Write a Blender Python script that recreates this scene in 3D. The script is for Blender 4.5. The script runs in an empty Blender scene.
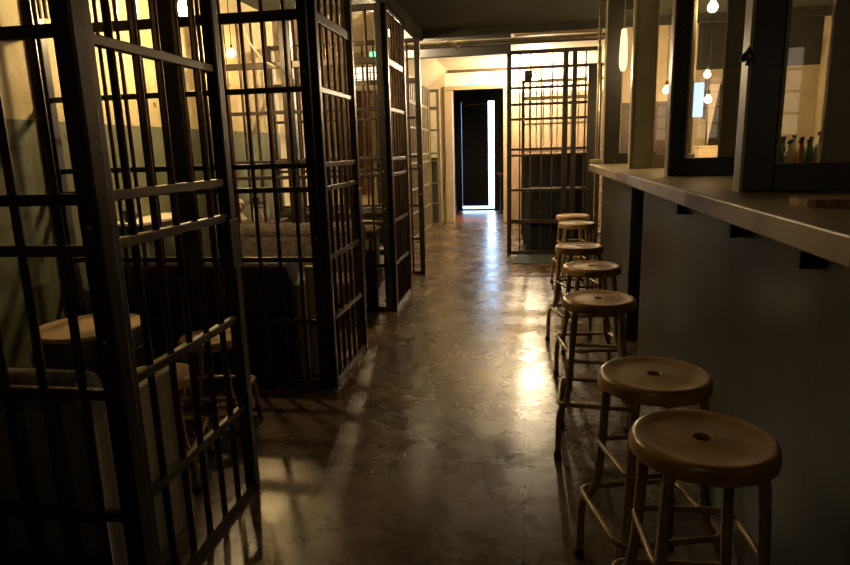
import bpy, bmesh, math, random
from mathutils import Vector, Matrix
random.seed(7)
C = bpy.context.scene.collection
PI = math.pi

# ------------------------------------------------------------------ materials
def nodes(name):
    m = bpy.data.materials.new(name); m.use_nodes = True
    nt = m.node_tree; b = nt.nodes['Principled BSDF']
    return m, nt, b
def mat(name, col, rough=.5, metal=0.0, var=.25, scale=6.0, bump=.0, col2=None, stretch=(1,1,1), spec=.5, detail=6):
    m, nt, b = nodes(name)
    tc = nt.nodes.new('ShaderNodeTexCoord'); mp = nt.nodes.new('ShaderNodeMapping')
    mp.inputs['Scale'].default_value = stretch
    nt.links.new(tc.outputs['Object'], mp.inputs['Vector'])
    n = nt.nodes.new('ShaderNodeTexNoise'); n.inputs['Scale'].default_value = scale; n.inputs['Detail'].default_value = detail
    n.inputs['Roughness'].default_value = .65
    nt.links.new(mp.outputs['Vector'], n.inputs['Vector'])
    r = nt.nodes.new('ShaderNodeValToRGB')
    c2 = col2 if col2 else tuple(c*(1-var) for c in col)
    r.color_ramp.elements[0].position = .35; r.color_ramp.elements[1].position = .68
    r.color_ramp.elements[0].color = (*c2, 1); r.color_ramp.elements[1].color = (*col, 1)
    nt.links.new(n.outputs['Fac'], r.inputs['Fac']); nt.links.new(r.outputs['Color'], b.inputs['Base Color'])
    b.inputs['Roughness'].default_value = rough; b.inputs['Metallic'].default_value = metal
    b.inputs['Specular IOR Level'].default_value = spec
    if bump:
        bp = nt.nodes.new('ShaderNodeBump'); bp.inputs['Strength'].default_value = bump; bp.inputs['Distance'].default_value = .01
        nt.links.new(n.outputs['Fac'], bp.inputs['Height']); nt.links.new(bp.outputs['Normal'], b.inputs['Normal'])
    return m
def emis(name, col, st):
    m, nt, b = nodes(name)
    b.inputs['Base Color'].default_value = (*[min(1, c) for c in col], 1)
    b.inputs['Emission Color'].default_value = (*col, 1); b.inputs['Emission Strength'].default_value = st
    return m
def planks(name, col, col2, width, rough, axis='Y', gap=.03, bump=.4):
    """boards side by side along one object axis, with dark joints"""
    m, nt, b = nodes(name)
    tc = nt.nodes.new('ShaderNodeTexCoord'); sp = nt.nodes.new('ShaderNodeSeparateXYZ')
    nt.links.new(tc.outputs['Object'], sp.inputs[0])
    dv = nt.nodes.new('ShaderNodeMath'); dv.operation = 'DIVIDE'; dv.inputs[1].default_value = width
    nt.links.new(sp.outputs[axis], dv.inputs[0])
    fr = nt.nodes.new('ShaderNodeMath'); fr.operation = 'FRACT'; nt.links.new(dv.outputs[0], fr.inputs[0])
    fl = nt.nodes.new('ShaderNodeMath'); fl.operation = 'FLOOR'; nt.links.new(dv.outputs[0], fl.inputs[0])
    gt = nt.nodes.new('ShaderNodeMath'); gt.operation = 'GREATER_THAN'; gt.inputs[1].default_value = gap
    nt.links.new(fr.outputs[0], gt.inputs[0])
    wn = nt.nodes.new('ShaderNodeTexWhiteNoise'); wn.noise_dimensions = '1D'; nt.links.new(fl.outputs[0], wn.inputs['W'])
    n = nt.nodes.new('ShaderNodeTexNoise'); n.inputs['Scale'].default_value = 5; n.inputs['Detail'].default_value = 7
    nt.links.new(tc.outputs['Object'], n.inputs['Vector'])
    ad = nt.nodes.new('ShaderNodeMath'); ad.operation = 'MULTIPLY_ADD'; ad.inputs[1].default_value = .5
    nt.links.new(wn.outputs['Value'], ad.inputs[0]); nt.links.new(n.outputs['Fac'], ad.inputs[2])
    mx = nt.nodes.new('ShaderNodeMix'); mx.data_type = 'RGBA'
    mx.inputs[6].default_value = (*col2, 1); mx.inputs[7].default_value = (*col, 1)
    nt.links.new(ad.outputs[0], mx.inputs[0])
    m2 = nt.nodes.new('ShaderNodeMix'); m2.data_type = 'RGBA'; m2.inputs[6].default_value = tuple(c*.25 for c in col2)+(1,)
    nt.links.new(mx.outputs[2], m2.inputs[7]); nt.links.new(gt.outputs[0], m2.inputs[0])
    nt.links.new(m2.outputs[2], b.inputs['Base Color'])
    bp = nt.nodes.new('ShaderNodeBump'); bp.inputs['Strength'].default_value = bump; bp.inputs['Distance'].default_value = .006
    nt.links.new(gt.outputs[0], bp.inputs['Height']); nt.links.new(bp.outputs['Normal'], b.inputs['Normal'])
    b.inputs['Roughness'].default_value = rough
    return m
def two_tone(name, up, low, split, rough=.7):
    """painted wall: colour above the dado line, another below it, flaking and stains"""
    m, nt, b = nodes(name)
    g = nt.nodes.new('ShaderNodeNewGeometry'); sp = nt.nodes.new('ShaderNodeSeparateXYZ')
    nt.links.new(g.outputs['Position'], sp.inputs[0])
    gt = nt.nodes.new('ShaderNodeMath'); gt.operation = 'GREATER_THAN'; gt.inputs[1].default_value = split
    nt.links.new(sp.outputs['Z'], gt.inputs[0])
    mx = nt.nodes.new('ShaderNodeMix'); mx.data_type = 'RGBA'
    mx.inputs[6].default_value = (*low, 1); mx.inputs[7].default_value = (*up, 1)
    nt.links.new(gt.outputs[0], mx.inputs[0])
    n = nt.nodes.new('ShaderNodeTexNoise'); n.inputs['Scale'].default_value = 3; n.inputs['Detail'].default_value = 10; n.inputs['Roughness'].default_value = .7
    nt.links.new(g.outputs['Position'], n.inputs['Vector'])
    r = nt.nodes.new('ShaderNodeValToRGB'); r.color_ramp.elements[0].position = .3; r.color_ramp.elements[1].position = .6
    r.color_ramp.elements[0].color = (.62, .58, .5, 1); r.color_ramp.elements[1].color = (1, 1, 1, 1)
    nt.links.new(n.outputs['Fac'], r.inputs['Fac'])
    n2 = nt.nodes.new('ShaderNodeTexNoise'); n2.inputs['Scale'].default_value = 11; n2.inputs['Detail'].default_value = 5
    nt.links.new(g.outputs['Position'], n2.inputs['Vector'])
    r2 = nt.nodes.new('ShaderNodeValToRGB'); r2.color_ramp.elements[0].position = .27; r2.color_ramp.elements[1].position = .33
    r2.color_ramp.elements[0].color = (.35, .32, .26, 1); r2.color_ramp.elements[1].color = (1, 1, 1, 1)
    nt.links.new(n2.outputs['Fac'], r2.inputs['Fac'])
    m1 = nt.nodes.new('ShaderNodeMix'); m1.data_type = 'RGBA'; m1.blend_type = 'MULTIPLY'; m1.inputs[0].default_value = 1
    nt.links.new(mx.outputs[2], m1.inputs[6]); nt.links.new(r.outputs['Color'], m1.inputs[7])
    m2 = nt.nodes.new('ShaderNodeMix'); m2.data_type = 'RGBA'; m2.blend_type = 'MULTIPLY'; m2.inputs[0].default_value = 1
    nt.links.new(m1.outputs[2], m2.inputs[6]); nt.links.new(r2.outputs['Color'], m2.inputs[7])
    nt.links.new(m2.outputs[2], b.inputs['Base Color'])
    bp = nt.nodes.new('ShaderNodeBump'); bp.inputs['Strength'].default_value = .3; bp.inputs['Distance'].default_value = .01
    nt.links.new(n.outputs['Fac'], bp.inputs['Height']); nt.links.new(bp.outputs['Normal'], b.inputs['Normal'])
    b.inputs['Roughness'].default_value = rough
    return m
def floor_shading():
    m, nt, b = nodes('worn_polished_floor')
    g = nt.nodes.new('ShaderNodeNewGeometry')
    def noise(s, d, rgh=.65, st=None):
        n = nt.nodes.new('ShaderNodeTexNoise'); n.inputs['Scale'].default_value = s; n.inputs['Detail'].default_value = d
        n.inputs['Roughness'].default_value = rgh
        if st:
            mp = nt.nodes.new('ShaderNodeMapping'); mp.inputs['Scale'].default_value = st
            nt.links.new(g.outputs['Position'], mp.inputs['Vector']); nt.links.new(mp.outputs['Vector'], n.inputs['Vector'])
        else: nt.links.new(g.outputs['Position'], n.inputs['Vector'])
        return n
    a = noise(1.6, 9, .7)
    r = nt.nodes.new('ShaderNodeValToRGB')
    e = r.color_ramp.elements
    e[0].position = .25; e[0].color = (.03, .02, .011, 1); e[1].position = .75; e[1].color = (.2, .14, .078, 1)
    k = e.new(.5); k.color = (.085, .058, .031, 1)
    nt.links.new(a.outputs['Fac'], r.inputs['Fac'])
    s = noise(22, 8, .8)
    r2 = nt.nodes.new('ShaderNodeValToRGB'); r2.color_ramp.elements[0].position = .3; r2.color_ramp.elements[1].position = .62
    r2.color_ramp.elements[0].color = (.5, .47, .43, 1); r2.color_ramp.elements[1].color = (1, 1, 1, 1)
    nt.links.new(s.outputs['Fac'], r2.inputs['Fac'])
    mu = nt.nodes.new('ShaderNodeMix'); mu.data_type = 'RGBA'; mu.blend_type = 'MULTIPLY'; mu.inputs[0].default_value = .8
    nt.links.new(r.outputs['Color'], mu.inputs[6]); nt.links.new(r2.outputs['Color'], mu.inputs[7])
    # sheet seams every 0.9 m
    br = nt.nodes.new('ShaderNodeTexBrick'); br.inputs['Scale'].default_value = 1
    br.inputs['Brick Width'].default_value = .9; br.inputs['Row Height'].default_value = .9; br.inputs['Mortar Size'].default_value = .006
    br.offset = 0; br.inputs['Color1'].default_value = (1, 1, 1, 1); br.inputs['Color2'].default_value = (.86, .86, .86, 1); br.inputs['Mortar'].default_value = (.3, .3, .3, 1)
    nt.links.new(g.outputs['Position'], br.inputs['Vector'])
    m3 = nt.nodes.new('ShaderNodeMix'); m3.data_type = 'RGBA'; m3.blend_type = 'MULTIPLY'; m3.inputs[0].default_value = .8
    nt.links.new(mu.outputs[2], m3.inputs[6]); nt.links.new(br.outputs['Color'], m3.inputs[7])
    nt.links.new(m3.outputs[2], b.inputs['Base Color'])
    rr = nt.nodes.new('ShaderNodeMapRange'); rr.inputs['From Min'].default_value = .3; rr.inputs['From Max'].default_value = .7
    rr.inputs['To Min'].default_value = .18; rr.inputs['To Max'].default_value = .36
    q = noise(3, 8, .75); nt.links.new(q.outputs['Fac'], rr.inputs['Value']); nt.links.new(rr.outputs['Result'], b.inputs['Roughness'])
    w = noise(2.2, 5, .6)
    bp = nt.nodes.new('ShaderNodeBump'); bp.inputs['Strength'].default_value = .3; bp.inputs['Distance'].default_value = .012
    nt.links.new(w.outputs['Fac'], bp.inputs['Height']); nt.links.new(bp.outputs['Normal'], b.inputs['Normal'])
    return m
M = dict(
    bar=mat('dark_bar_metal', (.13, .08, .05), .3, .7, .7, 9, .15, col2=(.04,.027,.02)),
    rail=mat('dark_rail_metal', (.065, .048, .032), .38, .35, .5, 9, .15),
    post=mat('dark_post_metal', (.032, .026, .02), .4, .3, .5, 7, .15),
    bolt=mat('worn_bolt', (.4, .34, .25), .3, .9),
    wall=two_tone('two_tone_cell_wall', (.56, .46, .24), (.14, .15, .08), 1.69),
    cream=mat('cream_paint', (.8, .68, .46), .7, 0, .18, 3, .15),
    beige=mat('beige_paint', (.5, .42, .27), .65, 0, .25, 4, .1),
    greydark=mat('dark_grey_paint', (.035, .037, .03), .8, 0, .35, 3, .1),
    ceil=mat('dark_ceiling_board', (.04, .046, .034), .85, 0, .35, 2, .1),
    floor=floor_shading(),
    carpet=mat('red_brown_lobby_floor', (.34, .12, .06), .3, 0, .3, 9, .1),
    ground=mat('pavement', (.35, .38, .45), .9),
    counterwall=planks('dark_counter_boards', (.024, .029, .025), (.01, .013, .013), .24, .45),
    counter=planks('worn_counter_boards', (.34, .27, .17), (.19, .155, .1), 1.3, .42, 'Y', .006, .3),
    sash=mat('dark_sash_paint', (.03, .023, .014), .35, .1, .4, 5, .1),
    sashpale=mat('olive_sash_paint', (.36, .33, .22), .45, 0, .3, 5, .1),
    sashedge=mat('pale_edge_paint', (.5, .47, .33), .4, 0, .3, 8, .1),
    stool=mat('yellowed_stool_paint', (.45, .29, .12), .28, 0, .0, 7, .06, col2=(.25, .145, .06), detail=10),
    stoolleg=mat('grimy_stool_tube', (.42, .31, .17), .32, .25, .45, 16, .05),
    stooldark=mat('stool_hole_rubber', (.012, .01, .008), .7),
    leather=mat('dark_leather', (.028, .022, .018), .38, 0, .4, 18, .4),
    fabric=mat('dark_patterned_fabric', (.15, .12, .085), .85, 0, .7, 30, .5),
    greyfab=mat('grey_worn_fabric', (.2, .18, .14), .85, 0, .5, 45, .5),
    wood=mat('pale_table_wood', (.55, .38, .19), .38, 0, .35, 5, .1, stretch=(1, 9, 1)),
    darkwood=mat('dark_wood', (.1, .055, .03), .45, 0, .45, 4, .1, stretch=(1, 1, 6)),
    brown=mat('brown_drape', (.24, .13, .06), .8, 0, .35, 5, .2, stretch=(9, 9, .6)),
    pipe=mat('galvanised_pipe', (.55, .5, .4), .25, .9, .3, 8, .1),
    brass=mat('brass', (.5, .33, .13), .3, .9),
    white=mat('white_ceramic', (.75, .68, .58), .35, 0, .1),
    pink=mat('pink_ceramic', (.75, .38, .3), .4, 0, .1),
    red=mat('red_cover', (.5, .04, .05), .5, 0, .1),
    black=mat('black_iron', (.008, .008, .008), .5, 0, .1),
    navy=mat('navy_door_paint', (.004, .006, .012), .5, 0, .3, 3),
    frame=mat('pale_door_frame', (.36, .27, .16), .4, 0, .25, 6),
    teal=mat('dark_teal_paint', (.008, .014, .016), .5, 0, .4, 4),
    floor_shadow=mat('painted_floor_shadow', (.03, .05, .04), .6, 0, .3, 20, .3),
    cable=mat('pale_cable', (.6, .5, .34), .5, 0, .1),
    olive=mat('olive_brown_metal', (.2, .165, .1), .45, .1, .4, 8, .1),
    tan=mat('tan_boards', (.26, .17, .095), .6, 0, .4, 5, .1, stretch=(8,8,.5)),
    bulb=emis('bulb_glass', (1.0, .7, .34), 950),
    bulb_side=emis('bulb_glass_side', (1.0, .74, .42), 5500),
    bulb_back=emis('bulb_glass_back', (1.0, .66, .3), 110),
    bulb_mid=emis('bulb_glass_mid', (1.0, .66, .26), 1100),
    bulb_far=emis('bulb_glass_far', (1.0, .78, .5), 4800),
    bulb_bar=emis('bulb_glass_bar', (1.0, .68, .34), 480),
    bulb_dim=emis('bulb_glass_dim', (1.0, .66, .25), 12),
    winlit=emis('lit_frosted_pane', (1.0, .86, .6), 2.2),
    winlit2=emis('lit_frosted_pane_behind', (1.0, .82, .55), 1.6),
    green=emis('green_light', (.04, .9, .4), 1.6),
    violet=emis('violet_screen', (.35, .25, .9), 2.0),
    amber=mat('amber_bottle', (.35, .14, .03), .1, 0, .2),
    greenglass=mat('green_bottle', (.05, .16, .07), .1, 0, .2),
    clearish=mat('pale_bottle', (.6, .6, .52), .08, 0, .15),
)
def glass():
    m, nt, b = nodes('window_glass')
    b.inputs['Base Color'].default_value = (1, .98, .92, 1); b.inputs['Roughness'].default_value = .02
    b.inputs['Transmission Weight'].default_value = 1; b.inputs['IOR'].default_value = 1.45
    return m
M['glass'] = glass()

# ------------------------------------------------------------------ mesh helpers
def box(bm, x0, x1, y0, y1, z0, z1, bev=0):
    vs = [bm.verts.new(v) for v in ((x0,y0,z0),(x1,y0,z0),(x1,y1,z0),(x0,y1,z0),(x0,y0,z1),(x1,y0,z1),(x1,y1,z1),(x0,y1,z1))]
    fs = [bm.faces.new([vs[i] for i in f]) for f in ((3,2,1,0),(4,5,6,7),(0,1,5,4),(1,2,6,5),(2,3,7,6),(3,0,4,7))]
    if bev:
        es = list({e for f in fs for e in f.edges})
        bmesh.ops.bevel(bm, geom=es, offset=bev, segments=2, affect='EDGES', profile=.5)
def tube(bm, pts, r, seg=10, closed=False, cap=True):
    pts = [Vector(p) for p in pts]; n = len(pts); rings = []
    for i, p in enumerate(pts):
        a = pts[(i-1) % n] if (closed or i > 0) else p
        c = pts[(i+1) % n] if (closed or i < n-1) else p
        t = (c-a).normalized()
        ref = Vector((0,0,1)) if abs(t.z) < .92 else Vector((0,1,0))
        if i == 0 or closed: u = t.cross(ref).normalized()
        else:
            u = (pu - t*pu.dot(t)).normalized()
        pu = u; v = t.cross(u)
        rr = r[i] if isinstance(r, (list, tuple)) else r
        rings.append([bm.verts.new(p + (u*math.cos(2*PI*k/seg) + v*math.sin(2*PI*k/seg))*rr) for k in range(seg)])
    m = n if closed else n-1
    for i in range(m):
        A, B = rings[i], rings[(i+1) % n]
        for k in range(seg): bm.faces.new((A[k], A[(k+1)%seg], B[(k+1)%seg], B[k]))
    if cap and not closed:
        bm.faces.new(rings[0][::-1]); bm.faces.new(rings[-1])
def lathe(bm, prof, seg=40, c=(0,0)):
    rings = []
    for r, z in prof:
        if r < 1e-6: rings.append([bm.verts.new((c[0], c[1], z))])
        else: rings.append([bm.verts.new((c[0]+r*math.cos(2*PI*k/seg), c[1]+r*math.sin(2*PI*k/seg), z)) for k in range(seg)])
    for A, B in zip(rings, rings[1:]):
        for k in range(seg):
            q = (k+1) % seg
            if len(A) == 1 and len(B) == 1: continue
            if len(A) == 1: bm.faces.new((A[0], B[q], B[k]))
            elif len(B) == 1: bm.faces.new((A[k], A[q], B[0]))
            else: bm.faces.new((A[k], A[q], B[q], B[k]))
def smooth_path(pts, n=6):
    P = [Vector(p) for p in pts]; out = []
    for i in range(len(P)-1):
        p0 = P[max(0,i-1)]; p1 = P[i]; p2 = P[i+1]; p3 = P[min(len(P)-1,i+2)]
        for k in range(n):
            t = k/n
            out.append(.5*((2*p1)+(p2-p0)*t+(2*p0-5*p1+4*p2-p3)*t*t+(3*p1-p0-3*p2+p3)*t**3))
    out.append(P[-1]); return out
def obj(name, bm, m, parent=None, smooth=False, label=None):
    bmesh.ops.recalc_face_normals(bm, faces=bm.faces)
    me = bpy.data.meshes.new(name); bm.to_mesh(me); bm.free()
    me.materials.append(m if not isinstance(m, str) else M[m])
    if smooth:
        for p in me.polygons: p.use_smooth = True
        try: me.set_sharp_from_angle(angle=math.radians(40))
        except Exception: pass
    o = bpy.data.objects.new(name, me); C.objects.link(o)
    if parent: o.parent = parent
    if label: o['label'] = label
    return o
def bx(name, m, dims, parent=None, bev=0, label=None):
    bm = bmesh.new(); box(bm, *dims, bev=bev); return obj(name, bm, m, parent, label=label)
def thing(name, label, cat, loc=(0,0,0), rz=0, group=None):
    o = bpy.data.objects.new(name, None); C.objects.link(o)
    o.location = loc; o.rotation_euler = (0,0,rz); o.empty_display_size = .1
    o['label'] = label; o['category'] = cat
    if group: o['group'] = group
    return o
def tag(o, label, cat, group=None):
    o['label'] = label; o['category'] = cat
    if group: o['group'] = group
    return o
def struct(name, m, dims, label=None, parent=None, bev=0):
    o = bx(name, m, dims, parent, bev)
    if not parent: o['kind'] = 'structure'
    return o
def copy_tree(o, parent=None):
    c = o.copy(); C.objects.link(c)
    if parent: c.parent = parent
    for ch in list(o.children): copy_tree(ch, c)
    return c

# ------------------------------------------------------------------ camera
f, pit, yaw, roll = 624.7, .209157, .162964, -.028676
cy, sy = math.cos(yaw), math.sin(yaw)
fwd = Vector((-sy, cy, 0)); rt = Vector((cy, sy, 0)); up = Vector((0,0,1))
fw = fwd*math.cos(pit) - up*math.sin(pit); u0 = up*math.cos(pit) + fwd*math.sin(pit)
r_ = rt*math.cos(roll) + u0*math.sin(roll); u_ = -rt*math.sin(roll) + u0*math.cos(roll)
cam = bpy.data.cameras.new('camera'); co = bpy.data.objects.new('camera', cam); C.objects.link(co)
cam.sensor_width = 36; cam.lens = f*36/850; cam.clip_start = .05
mw = Matrix(((r_.x, u_.x, -fw.x, 0), (r_.y, u_.y, -fw.y, 0), (r_.z, u_.z, -fw.z, 1.45), (0,0,0,1)))
co.matrix_world = mw
bpy.context.scene.camera = co

# ------------------------------------------------------------------ room shell
XL, XR, YB, YF = -2.92, 3.4, -1.6, 12.55
ZC = 2.77
struct('floor', 'floor', (-4.5, XR+.1, YB-.1, YF, -.1, 0))
struct('floor', 'carpet', (-1.75, .1, YF, 15.0, -.1, 0))
struct('wall_left', 'wall', (XL-.15, XL, YB, 7.34, 0, 3.36))
struct('wall_left', 'cream', (-4.35, -4.2, 7.34, YF, 0, 3.4))
struct('wall_left', 'cream', (-4.2, XL-.15, 7.19, 7.34, 0, 3.4))
struct('wall_back', 'greydark', (XL-.15, XR+.15, YB-.15, YB, 0, 3.1))
struct('wall_right', 'beige', (XR, XR+.15, YB, YF, 0, 3.4))
# low dark ceiling over the aisle and bar, ending in a step
struct('ceiling', 'ceil', (-1.18, XR, YB, 7.42, ZC, 3.1))
struct('ceiling', 'greydark', (XL, -1.18, YB, 7.42, 3.0, 3.1))
struct('trim_1', 'greydark', (-1.24, -1.16, YB, 7.42, 2.66, ZC))
struct('trim_9', 'black', (-1.9, -.2, 8.48, 8.6, 2.63, 3.35))
struct('trim_2', 'greydark', (-1.16, XR, 7.36, 7.42, 2.68, ZC))
struct('ceiling', 'cream', (-4.35, XR+.15, 7.19, YF+.15, 3.35, 3.5))
struct('wall_front', 'greydark', (-4.35, XR+.15, 7.40, 7.44, 3.08, 3.36))
# coved lighter ceiling of the far room: flat middle and a bevelled side
bm = bmesh.new()
vs = [bm.verts.new(v) for v in ((-1.9,8.6,2.66),(-1.9,YF,2.66),(-1.5,YF,2.93),(-1.5,8.6,2.93))]
vt = [bm.verts.new(v.co+Vector((0,0,.06))) for v in vs]
bm.faces.new(vs); bm.faces.new(vt[::-1])
for i in range(4): bm.faces.new((vs[i], vs[(i+1)%4], vt[(i+1)%4], vt[i]))
o = obj('trim_3', bm, 'beige'); o['kind'] = 'structure'
struct('ceiling', 'cream', (-1.5, XR, 8.6, YF, 2.93, 3.0))
struct('trim_4', 'darkwood', (-1.5, XR, YF-.05, YF, 2.88, 2.93))
# far wall with the doorway (opening X -1.42..-.42, Z 0..2.55)
struct('wall_far', 'cream', (-.42, XR, YF, YF+.15, 2.46, 3.4))
struct('wall_far', 'tan', (-.42, XR, YF, YF+.15, 0, 2.46))
struct('wall_far', 'cream', (-1.56, -.42, YF, YF+.15, 2.56, 3.4))
struct('wall_far', 'beige', (-4.35, -1.56, YF, YF+.15, 0, 3.4))
struct('trim_5', 'frame', (-1.58, -1.42, YF-.04, YF+.18, 0, 2.56), bev=.01)
struct('trim_6', 'frame', (-.44, -.34, YF-.04, YF+.18, 0, 2.56), bev=.01)
struct('trim_7', 'frame', (-1.58, -.34, YF-.04, YF+.16, 2.56, 2.64), bev=.01)
# lobby behind the doorway
YO = 15.0
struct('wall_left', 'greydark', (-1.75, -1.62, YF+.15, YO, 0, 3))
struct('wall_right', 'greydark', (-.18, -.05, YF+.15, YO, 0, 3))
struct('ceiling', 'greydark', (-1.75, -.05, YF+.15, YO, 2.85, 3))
# outer wall around the exit opening: X -1.50..-.62, Z .05..2.55
struct('wall_far', 'teal', (-1.75, -1.50, YO, YO+.1, 0, 3))
struct('wall_far', 'teal', (-.735, -.05, YO, YO+.1, 0, 3))
struct('wall_far', 'teal', (-1.50, -.735, YO, YO+.1, 2.515, 3))
struct('trim_8', 'greydark', (-1.53, -.66, YO, YO+.12, -.02, .03))
d = bpy.data.objects.new('door_1', None); C.objects.link(d); d.location = (-1.49, YO+.06, .05); d.rotation_euler = (0,0,0); d['kind'] = 'structure'
dl = bx('door_leaf', 'navy', (-.005, .615, -.03, .02, .05, 2.465), d, .006)
bm = bmesh.new(); tube(bm, [(.05,-.06,2.38),(.28,-.1,2.40),(.6,-.05,2.40)], .012); obj('door_closer', bm, 'pipe', d, True)
bm = bmesh.new(); tube(bm, smooth_path([(.04,-.03,1.1),(.04,-.08,1.08),(.04,-.08,.72),(.04,-.03,.7)]), .011); obj('door_handle', bm, 'pipe', d, True)
struct('floor', 'ground', (-6, 5, YO+.1, 26, -.12, -.02))

# ------------------------------------------------------------------ barred cells
RZ = (.43, .82, 1.24, 1.38, 1.81, 2.21)
def panel(root, L, H, bars, rails=RZ, posts=(0, None), pw=.055, thick=(2.21,), br=.0125, pm='post', bm_='bar', rm='rail', bottom=True):
    """bars between posts along local +X, standing on local Z=0"""
    for x in posts:
        x = L if x is None else x
        w = .052 if x == .83 else pw/2
        bx('post', pm, (x-w, x+w, -pw/2, pw/2, 0, H), root, .006)
    x0, x1 = pw/2, L-pw/2
    if bottom: bx('rail', rm, (x0, x1, -.018, .018, .0, .045), root, .004)
    bx('rail', rm, (x0, x1, -.02, .02, H-.05, H), root, .004)
    for z in rails:
        h = .028 if z in thick else .016
        bx('rail', rm, (x0, x1, -.013, .013, z-h, z+h), root, .004)
    for x in bars:
        b = bmesh.new(); tube(b, [(x, 0, .02), (x, 0, H-.03)], br, 8); obj('bar', b, bm_, root, True)
where = ['nearest the camera at left edge', 'second from camera', 'third from camera', 'fourth from camera, beyond the low ceiling']
PY = [1.53, 3.57, 5.47, 7.2]
for i, y in enumerate(PY):
    L = 1.66 if i != 3 else 1.72
    x0 = (-1.15, -1.235, -1.235, -1.20)[i]
    t = thing('cell_partition', 'black barred cell partition crossing from wall to aisle, ' + where[i], 'barred partition', (x0, y, 0), PI, 'barred partitions across the cells')
    rz = [z-(.035 if i == 0 else 0) for z in RZ]
    panel(t, L, 2.66, [.115+.128*k for k in range(12) if abs(.115+.128*k-.83) > .07], posts=(0, .83, None), pw=.06, rails=rz)
    for z in (.95, 1.27, 1.9):
        b = bmesh.new(); bmesh.ops.create_uvsphere(b, u_segments=10, v_segments=6, radius=.009); bmesh.ops.translate(b, verts=b.verts, vec=(.0, .031, z)); obj('bolt', b, 'bolt', t, True)
    if i == 3: continue
    gy = (1.62, 3.60, 5.50)[i]
    g = thing('cell_gate', 'black barred gate panel along the aisle, ' + where[i], 'barred gate', (-1.19, gy, 0), PI/2, 'barred gate panels beside the aisle')
    panel(g, .75, 2.66, [.125+.122*k for k in range(5)], pw=.05, rails=rz)
    b = bmesh.new(); box(b, .70, .78, -.03, .03, 1.0, 1.2, .004); obj('lock_plate', b, 'post', g)
t = thing('cell_gate', 'long pale barred panel on the left just before the far doorway', 'barred gate', (-1.82, 9.9, 0), PI/2)
panel(t, 2.0, 2.6, [.15+.17*k for k in range(11)], pw=.05, pm='olive', bm_='olive', rm='olive', br=.013)
t = thing('cell_partition', 'pale barred partition left of the far doorway, facing the camera', 'barred partition', (-2.9, 12.05, 0), 0)
panel(t, 1.26, 2.55, [.12+.14*k for k in range(8)], pw=.06, pm='olive', bm_='olive', rm='olive', br=.012)
bx('back_board', 'greydark', (0, 1.26, .06, .08, 0, 1.3), t)
# far gate facing the camera on the right
t = thing('cell_gate', 'tall dark barred gate across the aisle end, right of the doorway', 'barred gate', (-.225, 8.66, 0), 0)
panel(t, 1.14, 2.68, [.14+.14*k for k in range(7) if k != 5], rails=(.45, .88, 1.34, 1.42, 1.81, 2.0, 2.21, 2.46), posts=(0, .73, .84, None), pw=.06, thick=(.45,), br=.010)
bx('lock_box', 'post', (.20, .30, -.08, -.02, 2.27, 2.42), t, .006)
t = thing('cell_partition', 'thin barred partition seen through the tall gate, further back', 'barred partition', (-.05, 10.6, 0), 0)
panel(t, 1.5, 2.5, [.1+.11*k for k in range(13)], rails=(.6, .82, 1.24, 1.38, 1.81, 2.21), pw=.05, br=.012, bm_='cream', rm='beige')

# ------------------------------------------------------------------ stools
def rsq(R, z, n=10, cr=.07):
    pts = []
    for q in range(4):
        a0 = q*PI/2; c = Vector((math.cos(a0+PI/4), math.sin(a0+PI/4), 0))*(R*1.414-cr*1.414)
        for k in range(n):
            a = a0 + (PI/2)*k/(n-1); pts.append((c.x+cr*math.cos(a), c.y+cr*math.sin(a), z))
    return pts
def make_stool(name, label, h, group, ringz):
    t = thing(name, label, 'stool', group=group)
    R = .168; T = h
    b = bmesh.new()
    lathe(b, [(.020,T-.008),(.023,T-.004),(.05,T-.006),(.10,T-.009),(.138,T-.006),(.153,T),(.160,T-.001),(R-.001,T-.007),(R+.002,T-.018),(R+.002,T-.042),(R-.003,T-.046),(R-.008,T-.03),(.1,T-.028),(.020,T-.028),(.020,T-.008)], 56)
    s = obj('seat', b, 'stool', t, True)
    b = bmesh.new(); lathe(b, [(0,T-.018),(.0195,T-.018),(.0195,T-.024),(0,T-.024)], 20); obj('seat_hole', b, 'stooldark', s)
    for q in range(4):
        a = q*PI/2+PI/4; c, s_ = math.cos(a), math.sin(a)
        prof = [(.09,T-.036),(.13,T-.042),(.148,T-.065),(.154,T-.11),(.168,ringz+.14),(.18,ringz+.04),(.196,ringz+.0),(.222,ringz-.035),(.233,ringz-.08),(.236,.05),(.237,.008)]
        b = bmesh.new(); tube(b, smooth_path([(r*c, r*s_, z) for r, z in prof], 5), .0142, 12)
        l = obj('leg', b, 'stoolleg', t, True)
        b = bmesh.new(); lathe(b, [(0,0),(.018,0),(.019,.012),(.015,.03),(0,.03)], 14, (.237*c,.237*s_)); obj('rubber_foot', b, 'stooldark', l, True)
    b = bmesh.new(); tube(b, rsq(.171, ringz, 8, .04), .0105, 10, closed=True); obj('foot_ring', b, 'stoolleg', t, True)
    if h > .6:
        b = bmesh.new(); tube(b, rsq(.130, ringz+.2, 8, .035), .0085, 10, closed=True); obj('foot_ring', b, 'stoolleg', t, True)
    return t
SL = ['worn cream metal bar stool nearest the camera, at the right', 'worn cream metal bar stool second from the camera, directly behind the nearest one',
      'worn cream metal bar stool third from the camera along the counter', 'worn cream metal bar stool fourth from the camera along the counter',
      'worn cream metal bar stool fifth from the camera along the counter', 'worn cream metal bar stool sixth from the camera along the counter',
      'farthest worn cream metal bar stool, at the far counter end']
SP = [(.43,1.50,.05),(.40,1.94,.25),(.34,2.95,-.1),(.39,3.78,.15),(.38,4.56,.3),(.47,5.95,0),(.48,6.62,.2)]
st = make_stool('bar_stool', SL[0], .75, 'bar stools along the counter', .27)
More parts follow.
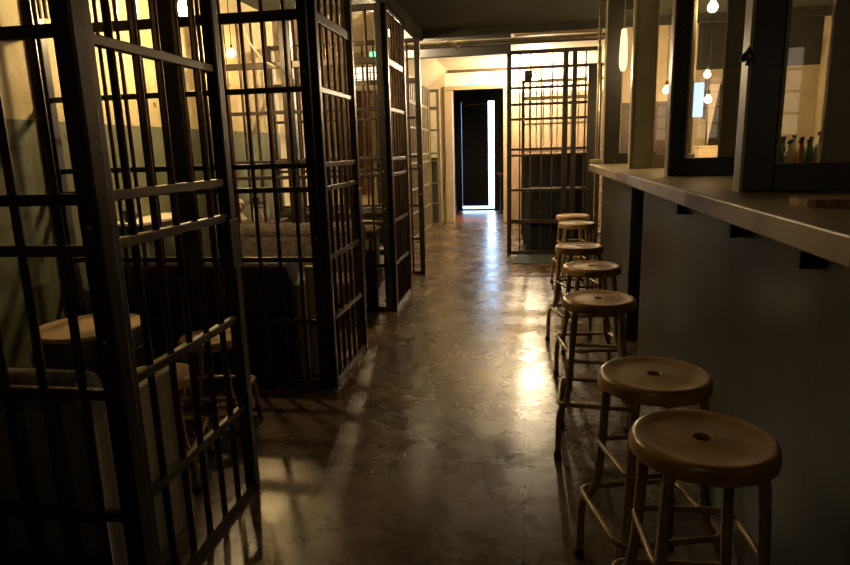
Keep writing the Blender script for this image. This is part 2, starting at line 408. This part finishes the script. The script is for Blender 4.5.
for i, (x, y, a) in enumerate(SP):
    o = st if i == 0 else copy_tree(st)
    o.location = (x, y, 0); o.rotation_euler = (0,0,a); o['label'] = SL[i]
s0 = make_stool('low_stool', 'low cream metal stool in the left cell beside the round table', .50, 'low stools in the left cell', .2)
s0.location = (-1.64, 2.43, 0); s0.rotation_euler = (0,0,.3)
s1 = copy_tree(s0); s1.location = (-1.68, 3.02, 0); s1.rotation_euler = (0,0,.12); s1['label'] = 'low cream metal stool standing in the cell opening, behind the other low stool'

# round drum table in the first cell
t = thing('round_table', 'small round table with pale wooden top and dark drum base in left cell', 'table', (-2.26, 2.84, 0))
b = bmesh.new(); lathe(b, [(0,.575),(.24,.575),(.262,.58),(.265,.592),(.258,.602),(0,.604)], 48); obj('tabletop', b, 'wood', t, True)
b = bmesh.new(); lathe(b, [(0,0),(.22,0),(.25,.12),(.27,.3),(.275,.45),(.255,.56),(.25,.574),(0,.574)], 40); dr = obj('drum', b, 'leather', t, True)
for z, r in ((.12,.252),(.47,.275)):
    b = bmesh.new(); lathe(b, [(r-.004,z-.015),(r+.004,z-.015),(r+.004,z+.015),(r-.004,z+.015)], 40); obj('hoop', b, 'post', dr, True)

# ------------------------------------------------------------------ sofas and tables in the cells
def sofa(label, x0, x1, y, back, m='leather', rz=0, seat=.42, group='dark bench sofas in the cells'):
    L = x1-x0
    t = thing('bench_sofa', label, 'sofa', (x0, y, 0), rz, group)
    bx('base', 'darkwood', (.02, L-.02, .04, .56, .0, .2), t, .01)
    bx('seat_cushion', m, (.0, L, .14, .6, .2, seat), t, .045)
    b = bmesh.new(); box(b, 0, L, 0, .15, .18, back-.06, .02); obj('backrest', b, m, t, True)
    b = bmesh.new(); tube(b, smooth_path([(.03,.075,back-.085),(.1,.075,back-.08),(L-.1,.075,back-.08),(L-.03,.075,back-.085)],4), .082, 14); obj('top_roll', b, m, t, True)
    return t
sofa('black leather bench sofa behind the second barred partition', -2.86, -1.48, 3.66, .80)
def sofa_back(label, x0, x1, y, back, m, group='dark bench sofas in the cells'):
    t = sofa(label, 0, x1-x0, 0, back, m, group=group); t.location = (x1, y, 0); t.rotation_euler = (0,0,PI); return t
sofa_back('dark patterned bench sofa backed against the third barred partition', -2.82, -1.42, 5.40, .84, 'fabric')
sofa_back('dark leather bench sofa backed against the fourth barred partition', -2.82, -1.42, 7.13, .82, 'leather')
sofa('patterned bench sofa directly behind the third barred partition', -2.35, -1.36, 5.56, .78, 'fabric')
sofa('low sofa with grey textured top behind the nearest barred partition', -2.75, -1.36, 1.60, .80, 'greyfab', seat=.40)
t = bpy.data.objects['bench_sofa.004']; bx('end_panel', 'sashpale', (1.39, 1.41, .03, .62, 0, .66), t, .004); t.scale = (1, .84, 1)
t = tag(bx('side_board', 'beige', (-1.41, -1.27, 3.78, 3.82, 0, .74), None, .01), 'pale painted end board beside the black leather sofa', 'board')
bx('armrest', 'fabric', (1.385, 1.43, .02, .5, .0, .64), bpy.data.objects['bench_sofa'], .018)
t = thing('side_cabinet', 'low dark side cabinet by the left wall in the third cell', 'cabinet', (-2.91, 5.6, 0))
bx('body', 'darkwood', (0, .45, 0, .6, 0, .77), t, .006); bx('top', 'darkwood', (0, .47, -.01, .61, .77, .8), t, .005)
dd = bx('door', 'darkwood', (.45, .466, .03, .57, .06, .74), t, .003)
b = bmesh.new(); bmesh.ops.create_uvsphere(b, u_segments=10, v_segments=6, radius=.014); bmesh.ops.translate(b, verts=b.verts, vec=(.478, .5, .5)); obj('knob', b, 'brass', dd, True)
def ball(name, m, r, c, t, sc=(1,1,1)):
    b = bmesh.new(); bmesh.ops.create_uvsphere(b, u_segments=20, v_segments=12, radius=r); bmesh.ops.scale(b, verts=b.verts, vec=sc); bmesh.ops.translate(b, verts=b.verts, vec=c); return obj(name, b, m, t, True)
t = thing('figurine', 'small white and pink figurine on the side cabinet in the third cell', 'figurine', (-2.77, 5.75, .80))
b = bmesh.new(); lathe(b, [(0,0),(.06,0),(.075,.03),(.06,.07),(.035,.1),(.03,.13),(0,.13)], 20); obj('body', b, 'white', t, True)
ball('head', 'white', .065, (0,0,.17), t, (1,1,1.05)); ball('face', 'pink', .045, (.015,-.035,.165), t, (1,.8,1.1))
t = thing('pitcher', 'cream ceramic pitcher with dark lid beside the small figurine', 'pitcher', (-2.58, 5.75, .80))
b = bmesh.new(); lathe(b, [(0,0),(.045,0),(.06,.05),(.05,.12),(.035,.16),(.042,.19),(.036,.19),(.0,.17)], 20); obj('body', b, 'white', t, True)
b = bmesh.new(); tube(b, smooth_path([(.05,0,.05),(.09,0,.07),(.09,0,.13),(.04,0,.15)]), .008); obj('handle', b, 'white', t, True)
b = bmesh.new(); lathe(b, [(0,.186),(.075,.186),(.075,.197),(.04,.21),(.035,.245),(0,.25)], 20); obj('lid', b, 'black', t, True, 'black lid')
# wall shelf with cup
t = thing('wall_shelf', 'dark wall shelf with its lit top painted cream on the left wall beyond the partition', 'shelf', (XL+.0, 4.32, 1.0))
bx('shelf_box', 'darkwood', (.005, .29, -.39, .39, -.07, -.012), t, .005); bx('lit_shelf_top', 'cream', (.0, .3, -.4, .4, -.012, .008), t, .003)  # cream colour stands in for the light falling on the shelf's top
t = thing('small_cup', 'small dark cup standing on the wall shelf', 'cup', (XL+.14, 4.05, 1.009))
b = bmesh.new(); lathe(b, [(0,0),(.03,0),(.038,.08),(.034,.08),(.027,.006),(0,.006)], 20); obj('body', b, 'greydark', t, True)
b = bmesh.new(); tube(b, smooth_path([(.036,0,.06),(.06,0,.055),(.06,0,.025),(.032,0,.02)]), .005, 8); obj('handle', b, 'greydark', t, True)
# round top in third cell
t = thing('round_table', 'small pale round table with dark pedestal in the third cell', 'table', (-1.72, 6.33, 0))
b = bmesh.new(); lathe(b, [(0,.70),(.19,.70),(.2,.71),(.2,.73),(0,.735)], 40); obj('tabletop', b, 'wood', t, True)
b = bmesh.new(); lathe(b, [(0,0),(.16,0),(.15,.02),(.03,.06),(.028,.70),(0,.70)], 24); obj('pedestal', b, 'post', t, True)
# hanging slats above the first cell
t = thing('hanging_slats', 'reddish brown narrow slats hanging high in the first cell', 'slats', (-2.66, 3.4, 2.24))
for k in range(5):
    b = bmesh.new(); box(b, -.075+.035*k, -.06+.035*k, -.008, .008, 0, .5, .002); obj('slat', b, 'brown', t)
bx('slat_holder', 'darkwood', (-.09, .1, -.015, .015, .5, .76), t)
# loose cable
b = bmesh.new(); tube(b, smooth_path([(-2.35,5.2,3.0),(-2.33,5.2,2.6),(-2.28,5.2,2.38),(-2.16,5.2,2.22),(-2.06,5.2,2.16)],8), .007, 8)
tag(obj('loose_cable', b, 'cable', None, True), 'pale loose cable drooping behind the second barred partition', 'cable')

# ------------------------------------------------------------------ lamps
def bulb(label, x, y, z, ceil, m, r=.04, group=None, name='pendant_bulb'):
    t = thing(name, label, 'lamp', (x, y, z), 0, group)
    b = bmesh.new(); lathe(b, [(0,-r),(r*.5,-r*.87),(r*.87,-r*.5),(r,0),(r*.87,r*.5),(r*.45,r*1.1),(r*.34,r*1.4),(0,r*1.4)], 16); obj('glass_bulb', b, m, t, True)
    b = bmesh.new(); lathe(b, [(0,r*1.35),(r*.42,r*1.35),(r*.45,r*2.4),(r*.2,r*2.7),(0,r*2.7)], 14); obj('socket', b, 'black', t, True)
    b = bmesh.new(); tube(b, [(0,0,r*2.6),(0,0,ceil-z)], .004, 6); obj('cord', b, 'black', t, True)
    return t
bulb('glaring bare bulb hanging in the first cells at upper left', -2.34, 4.3, 2.44, 3.0, 'bulb', .05)
bulb('bare bulb hanging in the third cell against the cream wall', -2.72, 5.8, 2.38, 3.0, 'bulb_mid', .03)
bulb('bare bulb hanging left of the far aisle behind barred panels', -1.66, 7.95, 2.85, 3.35, 'bulb_side', .03)
bulb('bright bulb lighting the far wall above the tall gate', .15, 11.7, 2.62, 2.93, 'bulb_far', .05)
bulb('bulb hanging low in the bar room behind the glazing', 1.83, 7.0, 1.87, ZC, 'bulb_bar', .035, 'bar room bulbs')
bulb('bulb hanging highest in the bar room behind the middle glazing', 1.30, 5.0, 2.38, ZC, 'bulb_bar', .035, 'bar room bulbs')
bulb('bulb hanging in the bar room behind the far narrow glazing', 1.42, 7.0, 1.98, ZC, 'bulb_bar', .035, 'bar room bulbs')
bulb('small bulb behind the middle glazing, above the low one', 1.55, 6.0, 2.02, ZC, 'bulb_bar', .028, 'bar room bulbs')
bulb('bare bulb hanging behind the camera over the aisle', -.3, -.9, 2.35, ZC, 'bulb_back', .035)
# milky tube lamp between far sashes
t = thing('tube_lamp', 'slim milky tube lamp hanging between the two far window posts', 'lamp', (.805, 5.75, 2.05))
b = bmesh.new(); lathe(b, [(0,0),(.02,.01),(.032,.05),(.034,.12),(.028,.28),(.02,.34),(0,.35)], 20); obj('shade', b, emis('milky_lamp_shade', (1.0, .8, .5), 1.1), t, True)
b = bmesh.new(); tube(b, [(0,0,.34),(0,0,ZC-2.05)], .006, 8); obj('rod', b, 'pipe', t, True)
# dim yellow lamp up high in the dark beyond the third partition
t = bulb('small dim amber lamp high in the dark behind the third partition', -2.0, 7.0, 2.72, 3.0, 'bulb_dim', .03)

# ------------------------------------------------------------------ far room pieces
w = bpy.data.objects.new('window_1', None); C.objects.link(w); w.location = (-3.1, YF-.03, 2.9); w['kind'] = 'structure'
bx('pane', 'winlit', (-.36, .36, -.005, .01, -.17, .17), w)
for k in range(6): bx('muntin', 'darkwood', (-.37+.144*k, -.345+.144*k, -.02, .0, -.18, .18), w)
for k in range(4): bx('muntin', 'darkwood', (-.37, .375, -.022, 0, -.18+.115*k, -.165+.115*k), w)
b = bmesh.new()
N = 60
ring = [(-3.7+1.6*k/N, YF-.12+.035*math.sin(k*1.25)) for k in range(N+1)]
for dy in (0, .02):
    pass
va = [[b.verts.new((x, y, z)) for x, y in ring] for z in (.6, 2.62)]
for k in range(N): b.faces.new((va[0][k], va[0][k+1], va[1][k+1], va[1][k]))
bmesh.ops.solidify(b, geom=b.faces[:], thickness=.012)
tag(obj('drape', b, 'brown', None, True), 'brown pleated drape hanging below the small lit grid window', 'drape')
# pipes below the step in the ceiling
def pipe(label, pts, r, m='pipe', seg=12):
    b = bmesh.new(); tube(b, smooth_path(pts, 4), r, seg); return tag(obj('ceiling_pipe', b, m, None, True), label, 'pipe', 'pipes under the ceiling')
pipe('long galvanised pipe crossing the aisle under the ceiling step', [(-1.45,7.75,2.66),(-.6,7.75,2.665),(.3,7.75,2.66),(.88,7.75,2.66)], .035)
pipe('thin pale conduit crossing in front of the tall gate top', [(-.15,8.2,2.79),(.3,8.2,2.8),(.9,8.2,2.79)], .016, 'frame')
pipe('lower pale conduit just above the tall gate', [(-.17,8.3,2.745),(.3,8.3,2.75),(.9,8.3,2.745)], .016, 'frame')
pipe('dark pipe running behind the galvanised one', [(-1.6,8.1,2.7),(0,8.1,2.7),(.9,8.1,2.7)], .03, 'greydark')
b = bmesh.new(); tube(b, [(-.95,7.72,2.69),(-.84,7.71,2.66)], .02, 10); tube(b, [(-.87,7.715,2.68),(-.8,7.74,2.6)], .026, 10)
tag(obj('pipe_valve', b, 'pipe', None, True), 'small angled valve on the galvanised ceiling pipe', 'valve')
# pale upright pipe at the counter end
t = thing('upright_pipe', 'pale upright pipe rising at the far end of the counter', 'pipe', (.70, 6.62, 0))
b = bmesh.new(); tube(b, [(0,0,0),(0,0,ZC)], .016, 12); obj('pipe', b, 'pipe', t, True)
bx('base_block', 'sashedge', (-.07, .07, -.09, -.015, 1.268, 1.31), t, .01)
tag(bx('tall_board', 'post', (.77, .94, 8.46, 8.5, 0, 2.45), None, .008), 'tall dark board standing before the right end of the gate', 'board')
tag(bx('booth_back', 'teal', (-.04, .95, 9.5, 9.54, 0, 1.33), None, .01), 'dark boarded booth back standing behind the tall gate', 'booth back')
# dark sofa-like cabinet behind tall gate
t = thing('padded_bench', 'dark teal bench with rounded back behind the tall gate', 'bench', (.0, 8.85, 0))
bx('seat', 'teal', (.0, .85, .0, .55, .0, .45), t, .03)
bx('backrest', 'teal', (.0, .85, .0, .14, .3, .9), t, .06)
t = tag(bx('floor_shading', 'floor_shadow', (-.2, .62, 7.9, 8.55, 0, .012), None, .004), 'thin dark teal sheet painting the shadow on the floor before the tall gate', 'painted shadow')  # dark sheet added to draw the shadow on the floor, not a real mat
t = thing('barrier_post', 'slim barrier post with red top inside the lobby', 'barrier post', (-.56, 14.2, 0))
b = bmesh.new(); tube(b, [(0,0,.02),(0,0,.86)], .014, 10); obj('pole', b, 'pipe', t, True)
b = bmesh.new(); lathe(b, [(0,0),(.1,0),(.1,.015),(0,.03)], 20); obj('base', b, 'post', t, True)
bx('red_top', 'red', (-.08, .08, -.04, .04, .86, .9), t, .006, 'red top')
tag(bx('exit_light', 'green', (-1.2, -.85, YF-.03, YF-.0, 2.642, 2.665), None), 'thin green strip light above the far doorway', 'light')
t = thing('exit_light', 'small green light in the dark behind the second gate panel', 'light', (-2.0, 8.6, 2.72))
bx('housing', 'black', (-.09, .09, .0, .04, -.05, .05), t, .005); bx('green_lens', 'green', (-.07, .07, -.006, .0, -.03, .03), t)
bx('hanger', 'black', (-.008, .008, .01, .03, .05, .63), t)

# ------------------------------------------------------------------ bar counter
t = thing('bar_counter', 'long dark boarded bar counter with a thick worn ledge on the right', 'counter', (0,0,0))
for (a, c) in ((-1.55, 4.22), (4.70, 6.5)):
    bx('front_panel', 'counterwall', (.75, .80, a, c, 0, 1.2), t, .003)
bx('end_panel', 'counterwall', (.80, 1.2, 6.44, 6.49, 0, 1.2), t, .003)
bx('side_panel', 'counterwall', (.80, 1.2, 4.18, 4.22, 0, 1.2), t, .003)
bx('side_panel', 'counterwall', (.80, 1.2, 4.70, 4.74, 0, 1.2), t, .003)
bx('back_panel', 'counterwall', (1.18, 1.2, -1.55, 6.5, 0, 1.2), t, .003)
bx('ledge', 'counter', (.62, 1.25, -1.55, 6.55, 1.2, 1.265), t, .006)
for y in (1.05, 1.74, 2.31, 3.1):
    b = bmesh.new(); box(b, .70, .75, y-.02, y+.02, 1.12, 1.2, .004); obj('bracket', b, 'black', t)
# glazed sash partitions standing on the ledge
def sash(label, y, s0, g0, g1, s1, m, edge='sashedge', pale=False):
    t = thing('glazed_screen', label, 'glazed screen', (0, y, 1.265), 0, 'glazed screens standing on the counter')
    H = ZC-1.265; d = .05
    bx('stile', m, (s0+.012, g0, 0, d, 0, H), t, .005)
    bx('edge_strip', edge, (s0, s0+.012, -.005, d+.02, 0, H), t, .002, 'pale edge strip')
    bx('stile', 'sashpale', (g1, s1, 0, d, 0, H), t, .005, 'olive stile')
    bx('bottom_rail', m, (g0, s1 if s1 < 1.2 else 1.24, -.002, d, 0, .1), t, .004)
    bx('top_rail', m, (g0, g1, 0, d, H-.1, H), t, .004)
    bx('pane', 'glass', (g0, g1, .02, .026, .1, H-.1), t)
    for z in (.03, .07, .45, .8):
        b = bmesh.new(); bmesh.ops.create_uvsphere(b, u_segments=8, v_segments=5, radius=.006); bmesh.ops.translate(b, verts=b.verts, vec=(g0-.035, -.001, z)); obj('screw', b, 'bolt', t, True)
    b = bmesh.new(); box(b, g0, g0+.012, -.004, .02, .1, H-.1); box(b, g1-.012, g1, -.004, .02, .1, H-.1); obj('glazing_bead', b, 'sashpale', t)
    return t
nb = sash('dark glazed screen nearest the camera, with a spade-shaped iron catch', 2.48, .775, .892, 1.055, 1.24, 'sash')
sash('dark glazed screen second from the camera on the counter', 3.73, .78, .865, 1.06, 1.2, 'sash')
sash('olive glazed screen third from the camera on the counter', 5.0, .77, .93, 1.12, 1.2, 'sashpale')
sash('dark olive glazed screen at the far end of the counter', 6.42, .735, .89, 1.1, 1.2, 'sash')
# spade-shaped catch on the near screen
b = bmesh.new()
pts = []
for k in range(21):
    a = PI*k/20
    pts.append((-.026*math.sin(a)*(1+.25*math.sin(2*a)), .030*math.cos(a)))
outl = [(-.0,.034),(-.008,.02),(-.02,.008),(-.026,-.004),(-.023,-.015),(-.013,-.018),(-.004,-.012),(-.009,-.03),(.009,-.03),(.004,-.012),(.013,-.018),(.023,-.015),(.026,-.004),(.02,.008),(.008,.02)]
vf = [b.verts.new((x, 0, z)) for x, z in outl]; vb = [b.verts.new((x, .008, z)) for x, z in outl]
b.faces.new(vf); b.faces.new(vb[::-1])
for i in range(len(outl)): b.faces.new((vf[i], vf[(i+1)%len(outl)], vb[(i+1)%len(outl)], vb[i]))
o = obj('spade_catch', b, 'black', nb, label='black spade-shaped catch'); o.location = (.772, -.012, .475)
b = bmesh.new(); bmesh.ops.create_uvsphere(b, u_segments=8, v_segments=6, radius=.008); bmesh.ops.translate(b, verts=b.verts, vec=(0,-.004,-.002)); obj('hole_dot', b, 'sashedge', o, True)  # pale ball that draws the hole through the catch
# wooden board on ledge
b = bmesh.new()
outl = []
for k in range(9):
    a = PI/2+PI*k/8; outl.append((.80+.05*math.cos(a), 1.93+.085*math.sin(a)))
outl += [(1.22,1.84),(1.22,2.02)]
outl = [(x, y) for x, y in outl]
vf = [b.verts.new((x,y,1.266)) for x,y in outl]; vb = [b.verts.new((x,y,1.288)) for x,y in outl]
b.faces.new(vf[::-1]); b.faces.new(vb)
for i in range(len(outl)): b.faces.new((vf[i], vf[(i+1)%len(outl)], vb[(i+1)%len(outl)], vb[i]))
M['board'] = mat('worn_board_wood', (.3, .18, .09), .5, 0, .4, 6, .1, stretch=(8,1,1))
tag(obj('wooden_board', b, 'board'), 'brown wooden board with rounded end lying on the counter ledge', 'board')
# bar room furniture
t = thing('back_bar_cabinet', 'dark cabinet carrying bottles in the room behind the counter', 'cabinet', (1.6, 4.6, 0))
bx('body', 'darkwood', (0, 1.1, 0, 3.6, 0, 1.2), t, .008); bx('top', 'wood', (-.03, 1.13, -.03, 3.63, 1.2, 1.24), t, .006)
for k in range(4):
    dr = bx('door', 'darkwood', (-.018, 0, .05+.9*k, .88+.9*k, .1, 1.14), t, .004)
    b = bmesh.new(); bmesh.ops.create_uvsphere(b, u_segments=10, v_segments=6, radius=.015); bmesh.ops.translate(b, verts=b.verts, vec=(-.03, .8+.9*k, .7)); obj('knob', b, 'brass', dr, True)
def make_bottle(m):
    t = thing('bottle', 'x', 'bottle')
    b = bmesh.new(); lathe(b, [(0,0),(.025,0),(.027,.01),(.027,.12),(.023,.15),(.012,.18),(.011,.225),(0,.225)], 18); obj('body', b, m, t, True)
    b = bmesh.new(); lathe(b, [(0,.222),(.0145,.222),(.0145,.245),(0,.245)], 12); obj('cap', b, 'black', t, True)
    return t
kinds = [('amber','amber'),('greenglass','green'),('clearish','pale')]
protos = {}
n = {}
for k in range(24):
    m, nm = kinds[k % 3]
    if m not in protos: protos[m] = make_bottle(m); o = protos[m]
    else: o = copy_tree(protos[m])
    o.location = (1.66+.062*(k % 8)+random.uniform(-.005,.005), 4.72+.14*(k//8)+random.uniform(-.015,.015), 1.241)
    s = random.uniform(.8, 1.05); o.scale = (1,1,s)
    o['label'] = nm + ' glass bottle in the cluster on the back cabinet behind the near screen'; o['group'] = nm + ' bottles on the back cabinet'
t = thing('storage_box', 'cream box on the back cabinet seen through the middle screen', 'box', (2.2, 7.9, 1.241))
bx('box_body', 'cream', (-.23,.23,-.12,.12,0,.14), t, .006); bx('lid', 'cream', (-.24,.24,-.13,.13,.14,.165), t, .005)
tag(bx('wall_screen', 'violet', (1.40, 1.50, 8.30, 8.32, 1.74, 1.78), None), 'tiny violet lit display on the bar room far wall', 'display')
# bar room far wall with a daylight window slit (X 2.08..2.17) and drape
YW = 8.78
struct('wall_far', 'darkwood', (.98, 2.02, YW-.45, YW-.35, 0, 1.95))
struct('wall_far', 'cream', (.98, 2.02, YW-.45, YW-.35, 1.95, 3.3))
struct('wall_far', 'beige', (2.02, XR, YW-.45, YW-.35, 0, 2.3))
struct('wall_far', 'greydark', (2.02, XR, YW-.45, YW-.35, 2.3, 3.3))
tag(bx('dark_drape', 'leather', (2.16, 2.34, YW-.56, YW-.5, 1.36, 2.12), None, .01), 'narrow dark drape beside the blue daylight pane', 'drape')
b = bmesh.new(); va = [b.verts.new(v) for v in ((2.14,YW-.58,2.12),(2.27,YW-.58,2.12),(2.165,YW-.58,1.4))]; vb_ = [b.verts.new(v.co+Vector((0,.015,0))) for v in va]
b.faces.new(va); b.faces.new(vb_[::-1])
for i in range(3): b.faces.new((va[i], va[(i+1)%3], vb_[(i+1)%3], vb_[i]))
tag(obj('white_curtain', b, 'white'), 'white tapering curtain hanging by the blue daylight pane', 'curtain')
w = bpy.data.objects.new('window_2', None); C.objects.link(w); w.location = (2.06, YW-.47, 1.95); w['kind'] = 'structure'
M['daypane'] = emis('daylight_frosted_pane', (.35, .6, 1.0), 1.2)
bx('pane', 'daypane', (-.06, .06, .0, .01, -.2, .2), w); bx('window_frame', 'darkwood', (-.09, -.06, -.02, .012, -.23, .23), w); bx('window_frame', 'darkwood', (.06, .09, -.02, .012, -.23, .23), w)
# lit small-paned window behind the camera, mirrored in the screens
w = bpy.data.objects.new('window_3', None); C.objects.link(w); w.location = (2.3, YB+.02, 1.9); w['kind'] = 'structure'
bx('pane', 'winlit2', (-.25, .25, -.01, .0, -.4, .4), w)
for k in range(4): bx('muntin', 'darkwood', (-.26+.165*k, -.24+.165*k, .0, .03, -.42, .42), w)
for k in range(5): bx('muntin', 'darkwood', (-.26, .265, .0, .032, -.42+.2*k, -.4+.2*k), w)

# ------------------------------------------------------------------ world (daylight outside the exit)
wd = bpy.data.worlds.new('world'); bpy.context.scene.world = wd; wd.use_nodes = True
bg = wd.node_tree.nodes['Background']; bg.inputs['Color'].default_value = (.45, .68, 1.0, 1); bg.inputs['Strength'].default_value = 14
vs = bpy.context.scene.view_settings
vs.view_transform = 'Standard'; vs.look = 'None'; vs.gamma = 1; vs.use_curve_mapping = False; vs.exposure = 0
